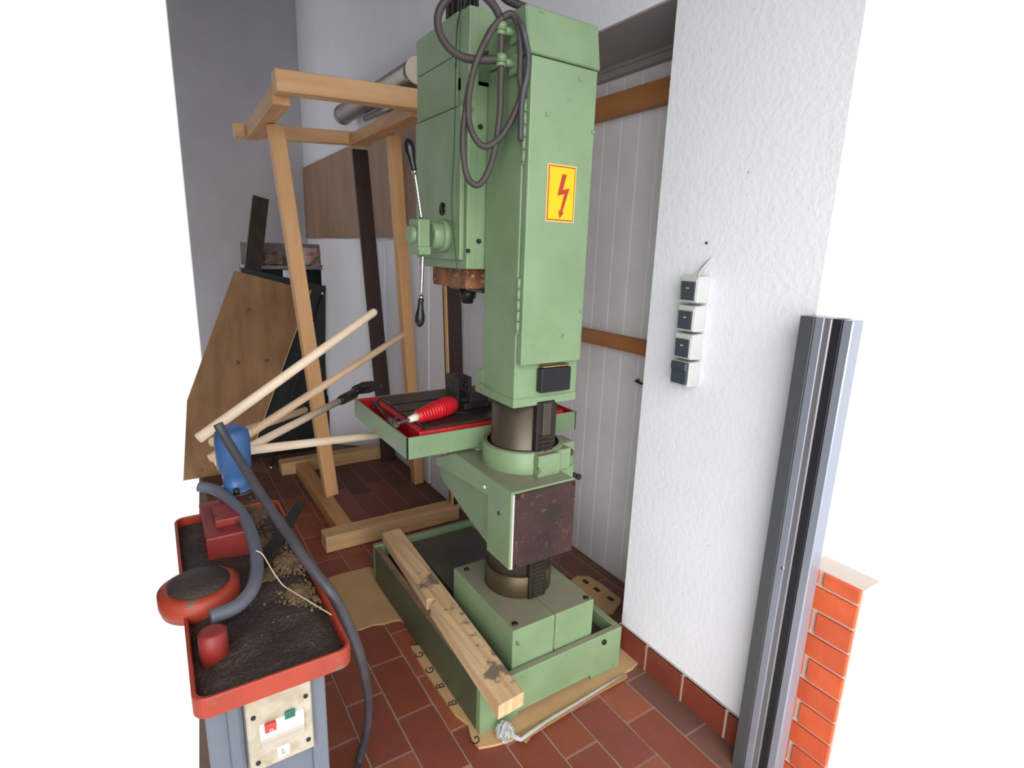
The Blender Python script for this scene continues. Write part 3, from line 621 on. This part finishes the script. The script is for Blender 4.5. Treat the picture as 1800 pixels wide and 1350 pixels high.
# white panels below
zt = 1.815
a, b = Vector((1.225, 4.86, 0)), Vector((1.622, 4.52, 0)); dxy = (b-a); nrm = Vector((dxy.y, -dxy.x, 0)).normalized()
rr = .035; L_ = dxy.length; u = dxy.normalized()
prof = [(0, 0)]; prof = [(0, .004), (L_, .004), (L_, zt-rr), (L_-rr*.3, zt-rr*.3), (L_-rr, zt), (rr, zt), (rr*.3, zt-rr*.3), (0, zt-rr)]
t = MB(); t.slab([a+u*s_+Vector((0, 0, h_)) for s_, h_ in prof], .022, nrm*-1, .002); tag(t.build('white_panel', whitep, None), 'white panel with rounded top corner standing beside the black board', 'panel')
for i, (ya, yb, lab) in enumerate(((3.62, 4.44, 'white panel standing behind the right pine post'), (3.16, 3.58, 'white panel standing behind the dark post'))):
    t = MB(); t.box(1.632, 1.652, ya, yb, .004, zt, .003); tag(t.build('white_panel', whitep, None), lab, 'panel')
# pipes on the wall
pr = tag(empty('vent_pipe', (1.54, 4.5, 2.85)), 'thick silver insulated pipe hanging high on the wall behind the frame', 'pipe')
pa, pb = P(603, 202, 0, 1.54), P(734, 124, 0, 1.54)
t = MB(); dv = (pb-pa)
prof = []
for i in range(25): prof.append((i/24, .075+(.003 if i % 2 else 0)))
t.tube([pa+dv*u for u, r in prof], [r for u, r in prof], 28); t.build('tube', galv, pr)
t = MB(); t.cyl(pb-dv.normalized()*.012, pb+dv.normalized()*.004, .081, n=28); t.build('end_disc', pipe_end, pr)
t = MB(); t.cyl(pa-dv.normalized()*.004, pa+dv.normalized()*.05, .081, n=28); t.build('end_band', galv, pr)
pa2, pb2 = pa+Vector((.03, -.5, -.11)), pb+Vector((.03, .1, -.125))
t = MB(); t.cyl(pa2, pb2, .022, n=14); tag(t.build('thin_pipe', galv, None), 'thin metal pipe running below the silver pipe', 'pipe')
# left stack
yq = 4.55
A_ = [P(412, 476, 1, yq), P(546, 510, 1, yq-.0), P(456, 757, 1, yq-.0)]
e1 = A_[2]-A_[1]; ext = A_[1]+e1*((.004-A_[1].z)/e1.z); lft = A_[0]+e1*.86
t = MB(); t.slab([A_[0], A_[1], ext, Vector((ext.x-.42, yq, .004)), lft], .02, (0, 1, 0), m=ply_b)
o = t.build('plywood_board', ply_b, None); tag(o, 'brown knotty plywood board leaning crooked at the far left', 'board')
t = MB(); 
n1 = (e1.normalized()); t.beam(A_[1]+Vector((.004, .01, 0)), ext+Vector((.004, .01, 0.01)), .024, .006, 0, (1, 0, 0)); t.build('board_edge', ply_e, o)
yk = 4.78
t = MB(); k1, k2 = P(424, 470, 1, yk), P(573, 503, 1, yk)
t.slab([k1, k2, k2+Vector((-.005, 0, -.06)), P(572, 640, 1, yk), Vector((P(574, 800, 1, yk).x, yk, .004)), Vector((.50, yk, .004))], .03, (0, 1, 0), .003)  # black outline widened to stand in for the dark space beside it
bk = tag(t.build('black_board', blackw, None), 'large black folding table top behind the brown board, widened over the dark space beside it', 'board')
t = MB(); r0, r1 = P(566, 516, 1, yk-.02), P(476, 822, 1, yk-.3)
t.tube([r0, r1], .007, 8); t.build('strut', darkst, bk)
for r_ in (r0, r1):
    t = MB(); bmesh.ops.create_icosphere(t.bm, subdivisions=2, radius=.014, matrix=Matrix.Translation(r_)); t.build('knob', chrome, bk)
t = MB(); yw = 5.6; w0, w1 = P(458, 348, 1, yw), P(444, 472, 1, yw-.2); dd_ = (w1-w0)/(w1.z-w0.z); w2 = w0+dd_*(.03-w0.z)
t.beam(w0, w2, .135, .05, .004, (0, 1, 0)); tag(t.build('old_timber', dark_w2, None), 'dark weathered timber leaning upright at the far left', 'timber')
# shelf with bags
ysf = 6.0; s0, s1 = P(456, 462, 1, ysf), P(568, 468, 1, ysf)
sh = tag(empty('storage_shelf', (1.2, 6.1, 0)), 'dark storage shelf in the far corner holding bags', 'shelf')
t = MB(); t.box(.78, 1.60, ysf, ysf+.42, s1.z-.035, s1.z, .003); t.build('shelf_board', soffit_m, sh)
for x_ in (.80, 1.57):
    for y_ in (ysf+.03, ysf+.39): t = MB(); t.box(x_-.02, x_+.02, y_-.02, y_+.02, .002, s1.z+.0, .002); t.build('upright', darkst, sh)
t = MB(); t.box(.80, 1.58, ysf+.38, ysf+.41, .004, s1.z-.036); t.build('back_board', blackw, sh)
t = MB(); t.box(.80, 1.58, ysf+.02, ysf+.38, .9, .93); t.build('shelf_board', darkst, sh)
t = MB(); t.box(.80, 1.60, ysf+.425, ysf+.47, .004, s1.z+.22, .004); tag(t.build('grey_board', soffit_m, None), 'grey board standing upright behind the shelf bags', 'board')
def bag(xa, xb, z, h, m, lab, seed):
    t = MB(); rnd = random.Random(seed); z += .003; t.box(xa, xb, ysf+.02, ysf+.30, z+.0, z+h, .02)
    bmesh.ops.subdivide_edges(t.bm, edges=t.bm.edges[:], cuts=2, use_grid_fill=True)
    for v in t.bm.verts:
        if v.co.z > z+.01: v.co += Vector((rnd.uniform(-.012, .012), rnd.uniform(-.012, .012), rnd.uniform(-.018, .012)))
    tag(t.build('paper_bag', m, None), lab, 'bag')
ba, bb_, bc, bd = P(461, 440, 1, ysf).x, P(499, 440, 1, ysf).x, P(522, 440, 1, ysf).x, P(563, 440, 1, ysf).x
bag(ba, bb_, s1.z, .13, bagd, 'crumpled brown bag at the left end of the shelf', 1)
bag(bc, bd, s1.z, .17, bagm, 'bag printed red, white and green on the shelf', 2)
gx = P(503, 475, 1, 5.9); t = MB(); t.box(gx.x-.02, gx.x+.06, 5.84, 5.97, s1.z-.235, s1.z-.04, .004)
t.build('pale_box', whitep, sh)  # pale box fixed under the shelf board

# ================================================================= WALL SWITCHES
zs = [1.692, 1.589, 1.488, 1.387]
for i, zt_ in enumerate(zs):
    zb_ = zt_-.096
    lab = ['topmost surface mounted rocker switch on the white wall, cable entering above', 'second rocker switch from the top on the white wall', 'third rocker switch from the top on the white wall', 'lowest box in the wall column, socket with dark hinged lid'][i]
    o = tag(empty('wall_socket' if i == 3 else 'light_switch', (XW, 1.32, zb_)), lab, 'socket' if i == 3 else 'switch', 'switch column on the white wall')
    t = MB(); t.hexa([(XW-.058, 1.282, zb_+.002), (XW-.0005, 1.279, zb_), (XW-.0005, 1.366, zb_), (XW-.058, 1.362, zb_+.002), (XW-.058, 1.282, zt_-.003), (XW-.0005, 1.279, zt_), (XW-.0005, 1.366, zt_), (XW-.058, 1.362, zt_-.003)], .004)
    t.build('housing', switch_w, o)
    if i < 3:
        t = MB(); t.box(XW-.0605, XW-.056, 1.288, 1.356, zb_+.008, zt_-.012, .001); fr_ = t.build('rocker_frame', switch_w, o)
        t = MB(); t.hexa([(XW-.0635, 1.290, zb_+.010), (XW-.059, 1.290, zb_+.010), (XW-.059, 1.350, zb_+.010), (XW-.0635, 1.350, zb_+.010), (XW-.0665, 1.290, zt_-.021), (XW-.059, 1.290, zt_-.021), (XW-.059, 1.350, zt_-.021), (XW-.0665, 1.350, zt_-.021)], .001); rk_ = t.build('rocker', rocker_m, o)
        t = MB(); t.box(XW-.0664, XW-.060, 1.314, 1.326, zb_+.050, zb_+.054); t.build('rocker_mark', switch_w, rk_)
    else:
        t = MB(); t.box(XW-.070, XW-.056, 1.284, 1.354, zb_+.012, zt_-.004, .004); t.box(XW-.076, XW-.068, 1.284, 1.354, zt_-.034, zt_-.003, .003); t.build('hinged_lid', rocker_m, o)
    if i == 0:
        t = MB(); t.tube(smooth_path([(XW-.03, 1.31, zt_-.005), (XW-.02, 1.305, zt_+.02), (XW-.008, 1.288, zt_+.05), (XW+.004, 1.283, zt_+.062)], 4), .004, 8)
        t.tube(smooth_path([(XW-.03, 1.325, zt_-.005), (XW-.016, 1.32, zt_+.015), (XW-.005, 1.300, zt_+.045), (XW+.004, 1.290, zt_+.06)], 4), .0035, 8); t.build('cable', switch_w, o)
q = P(1243, 427, 0, XW)
t = MB(); t.cyl(q+Vector((.004, 0, 0)), q+Vector((-.006, 0, 0)), .004, n=10); tag(t.build('wall_screw', darkst, None), 'small dark screw in the white wall above the switch column', 'screw')
hk = P(1122, 668, 0, XR-.002); t = MB(); t.tube([(XR+.002, hk.y, hk.z), (XR-.03, hk.y-.01, hk.z), (XR-.035, hk.y-.06, hk.z-.004)], .006, 8); tag(t.build('bolt_handle', darkst, None), 'small dark bolt sticking out of the grey panelling below the lower rail', 'bolt')

# ================================================================= SAW BENCH (left foreground)
BZ = .90; bxr, byn, byf, bxl = .292, 1.046, 1.90, -.015
bn = tag(empty('saw_bench', (.12, 1.4, 0)), 'grey metal saw bench with orange-red chip tray full of swarf', 'workbench')
def rrect(x0, x1, y0, y1, r, n=6):
    out = []
    for cx, cy, a0 in ((x1-r, y0+r, -90), (x1-r, y1-r, 0), (x0+r, y1-r, 90), (x0+r, y0+r, 180)):
        for i in range(n+1):
            a = math.radians(a0+90*i/n); out.append((cx+r*math.cos(a), cy+r*math.sin(a)))
    return out
t = MB(); o1, o0 = rrect(bxl, bxr, byn, byf, .03), rrect(bxl+.009, bxr-.009, byn+.009, byf-.009, .024)
VA = [[t.bm.verts.new((x, y, z)) for x, y in pr_] for pr_, z in ((rrect(bxl+.006, bxr-.006, byn+.006, byf-.006, .026), BZ-.048), (o1, BZ-.044), (o1, BZ-.003), (rrect(bxl+.002, bxr-.002, byn+.002, byf-.002, .028), BZ), (rrect(bxl+.007, bxr-.007, byn+.007, byf-.007, .026), BZ), (o0, BZ-.003), (o0, BZ-.03))]
for A, B in zip(VA, VA[1:]):
    for i in range(len(A)): t.bm.faces.new((A[i], A[(i+1) % len(A)], B[(i+1) % len(A)], B[i]))
t.bm.faces.new(VA[0][::-1]); t.bm.faces.new(VA[-1]); ty = t.build('chip_tray', orange_p, bn)
# swarf heightfield
t = MB(); NX, NY = 46, 110; rnd = random.Random(5); V = []
from mathutils import noise as mn
for j in range(NY+1):
    row = []
    for i in range(NX+1):
        x = bxl+.010+(bxr-bxl-.020)*i/NX; y = byn+.010+(byf-byn-.020)*j/NY
        e_ = min(i, NX-i, 6)/6*min(j, NY-j, 6)/6
        z = BZ-.028+e_*(.012+.012*mn.noise(Vector((x*14, y*14, 0))))+.0022*rnd.random()
        row.append(t.bm.verts.new((x, y, z)))
    V.append(row)
for j in range(NY):
    for i in range(NX): t.bm.faces.new((V[j][i], V[j][i+1], V[j+1][i+1], V[j+1][i])).smooth = False
tag(t.build('swarf', chipm, ty, recalc=False), kind='stuff')
# sawdust patches
t = MB()
for cxp, cyp, rad in ((450, 905, .05), (470, 955, .06), (440, 890, .03), (500, 985, .05), (525, 1040, .035), (470, 1010, .03)):
    q = P(cxp, cyp, 2, BZ-.008); rnd = random.Random(int(cxp))
    for i in range(420):
        a = rnd.uniform(0, 6.28); r = rad*abs(rnd.gauss(0, .75)); h = max(0, .012*(1-r/rad))
        x_, y_, s_ = q.x+r*math.cos(a), q.y+r*math.sin(a)*1.5, rnd.uniform(.0015, .004)
        if x_ > bxr-.014: continue
        t.box(x_-s_, x_+s_, y_-s_, y_+s_, BZ-.022, BZ-.016+h+rnd.uniform(0, .004))
tag(t.build('sawdust', sandm, ty), kind='stuff')
# cabinet
t = MB(); t.box(bxl+.02, .236, 1.105, 1.80, .03, BZ-.046, .004); cb = t.build('cabinet', grey_cab, bn)
t = MB(); t.box(.205, .240, 1.095, 1.13, .0, BZ-.047, .004); t.build('corner_post', grey_cab, bn)
t = MB(); t.box(.040, .072, 1.095, 1.13, .0, BZ-.047, .010); t.build('corner_post', grey_cab, bn)
a, b = P(434, 1238, 1, 1.09), P(548, 1190, 1, 1.09)
sx0, sx1, sz1, sz0 = .0745, .206, .838, .652
t = MB(); t.box(sx0, sx1, 1.078, 1.106, sz0, sz1, .003); sp_o = t.build('switch_box', cream, bn)
def SBP(px, py): return P(px, py, 1, 1.078)
t = MB(); wa, wb, wc = SBP(455, 1270), SBP(533, 1240), SBP(456, 1310)
t.box(wa.x, wb.x, 1.0735, 1.079, .722, .768, .001); t.build('button_panel', whitepl, sp_o)
t = MB(); t.box(wa.x, wb.x, 1.066, 1.0745, .710, .730, .002); t.build('clear_flap', clearc, sp_o)
q = SBP(475, 1273); t = MB(); t.box(q.x-.012, q.x+.010, 1.064, 1.075, q.z-.009, q.z+.012, .002); rb_ = t.build('stop_button', redbt, sp_o)
t = MB(); qq = Vector((q.x-.0, 1.0635, q.z-.003)); t.tube([qq+Vector((.0035*math.cos(i*math.pi/6), 0, .0035*math.sin(i*math.pi/6))) for i in range(13)], .0008, 5); t.build('zero_mark', whitepl, rb_)
q = SBP(509, 1252); t = MB(); t.box(q.x-.011, q.x+.010, 1.070, 1.075, q.z-.009, q.z+.009, .001); gb = t.build('start_button', greenpl, sp_o)
for dx in (-.005, .001, .006):
    t = MB(); t.box(q.x+dx-.0008, q.x+dx+.0008, 1.0693, 1.070, q.z-.005, q.z+.005); t.build('button_bar', rocker_m, gb)
q = SBP(500, 1318); t = MB(); t.box(q.x-.014, q.x+.011, 1.0768, 1.078, q.z-.014, q.z+.014); lb = t.build('paper_label', whitepl, sp_o)
t = MB(); t.box(q.x-.007, q.x-.001, 1.076, 1.0768, q.z+.003, q.z+.004); t.box(q.x-.004, q.x-.003, 1.076, 1.0768, q.z-.004, q.z+.004); t.box(q.x-.007, q.x+.004, 1.076, 1.0768, q.z-.006, q.z-.005); t.build('label_print', rocker_m, lb)
for px, py in ((445, 1262), (537, 1223), (454, 1341), (542, 1299)):
    q = SBP(px, py); t = MB(); t.cyl(q+Vector((0, .001, 0)), q+Vector((0, -.003, 0)), .0048, n=12); t.build('screw', darkst, sp_o)
# saw body
t = MB(); t.box(.055, .168, 1.60, 1.86, BZ-.03, .955, .006); t.box(.085, .15, 1.66, 1.78, .95, .975, .004); t.build('saw_body', dredp, bn)
q = P(393, 1010, 2, .93)
t = MB(); t.lathe((.025, 1.42, .875), [(.085, 0), (.09, .02), (.09, .05), (.075, .058)], 40); t.build('wheel_guard', orange_p, bn)
t = MB(); t.lathe((.025, 1.42, .93), [(.068, 0), (.068, .008), (.03, .012)], 32); t.build('guard_cap', chipm, bn)
t = MB(); t.lathe((.035, 1.19, .872), [(.03, 0), (.028, .07), (.02, .075)], 20); t.build('clamp_foot', dredp, bn)
t = MB(); t.lathe((.165, 1.84, .955), [(.02, 0), (.02, .02)], 20); t.build('motor_foot', dredp, bn)
mt = MB(); mt.lathe((.165, 1.86, .975), [(.048, 0), (.048, .012), (.036, .014), (.038, .06), (.05, .08), (.052, .17), (.048, .20), (.03, .215)], 28); mo = mt.build('saw_motor', bluep, bn)
t = MB(); t.lathe((.165, 1.86, .972), [(.054, 0), (.056, .004), (.054, .008)], 28); t.build('flange', steel, mo)
q = P(414, 843, 1, 1.80); t = MB(); t.cyl((q.x, 1.808, .983), (q.x, 1.808, 1.0), .010, n=6); t.build('nut', darkst, mo)
t = MB(); t.tube(smooth_path([P(x, y, 2, z) for x, y, z in ((350, 855, 1.0), (380, 862, .99), (410, 885, .975), (432, 915, .96), (447, 955, .95), (452, 995, .94), (446, 1030, .935), (428, 1056, .93), (405, 1072, .93), (370, 1085, .93))], 6), .0165, 14); t.build('hose', rubber_g, bn)
t = MB(); hp = smooth_path([D(*v) for v in ((383, 745, 1.60), (396, 769, 1.60), (426, 817, 1.58), (454, 861, 1.54), (487, 911, 1.49), (512, 947, 1.45), (534, 980, 1.42), (557, 1010, 1.40), (585, 1046, 1.39), (609, 1090, 1.42), (630, 1142, 1.52), (641, 1186, 1.65), (648, 1232, 1.80), (645, 1283, 1.88), (632, 1336, 1.93))]+[P(622, 1372, 2, .012), P(600, 1420, 2, .012)], 6)
t.tube(hp, [.0135*(1.0)]*len(hp), 12); tag(t.build('power_hose', rubber_b, None), 'thick grey-black cable running over the saw bench edge down to the floor', 'cable')
# offcut metal and string
t = MB(); t.beam(P(462, 993, 2, .91), P(528, 884, 2, .94), .035, .014, .002); tag(t.build('steel_offcut', darkst, None), 'dirty steel bar offcut lying across the bench tray corner', 'offcut')
t = MB(); t.tube(smooth_path([P(x, y, 2, z) for x, y, z in ((450, 968, .975), (462, 975, .96), (480, 1005, .93), (497, 1028, .90), (515, 1040, .896), (545, 1058, .894), (585, 1082, .893))], 5), .0016, 6)
tag(t.build('string', string_m, None), 'thin dusty string trailing over the swarf', 'string')

# handles
def handle(a, b, r, m, lab, tip=True, nm='broom_handle'):
    a, b = D(*a), D(*b); d = (b-a).normalized(); a = a-d*.10
    pts = [a, b-d*r*1.0, b-d*r*.5, b-d*r*.12, b]; rs = [r, r, r*.88, r*.55, r*.1]
    t = MB(); t.tube(pts if tip else [a, b], rs if tip else [r, r], 18); return tag(t.build(nm, m, None), lab, 'handle', None)
handle((393, 739, 1.92), (661, 546, 2.45), .0178, stick_m, 'pale wooden handle sloping highest, its rounded end beside the dark board')
handle((409, 781, 2.15), (709, 588, 3.05), .0172, stick_d, 'tan wooden handle ending next to the right pine post')
handle((400, 768, 2.3), (538, 720, 3.0), .018, stick_d, 'short-looking handle partly hidden behind the crossing handles')
handle((440, 791, 2.02), (680, 763, 2.85), .0172, stick_m, 'pale wooden handle lying nearly level and passing behind the drill table')
sh_ = handle((419, 796, 2.1), (600, 703, 2.72), .0165, stick_m, 'wooden handle with black blade socket ending beside the red tray', tip=False, nm='shovel')
t = MB(); a, b = D(597, 705, 2.70), D(622, 692, 2.82); t.tube([a, a+(b-a)*.15, b], [.021, .024, .026], 18); t.build('socket', blackm, sh_)
t = MB(); c_ = D(664, 674, 3.0); dv = (c_-b); n_ = Vector((-.45, -.45, .77))
sid = dv.cross(n_).normalized()
t.slab([b-sid*.02, b+dv*.3-sid*.055, b+dv*.75-sid*.06, c_-sid*.03, c_+sid*.03, b+dv*.75+sid*.06, b+dv*.3+sid*.055, b+sid*.02], .012, n_, .003)
t.tube([b, b+dv*.35+n_*.015, b+dv*.6+n_*.006], [.02, .015, .006], 12); t.build('blade', blackm, sh_)
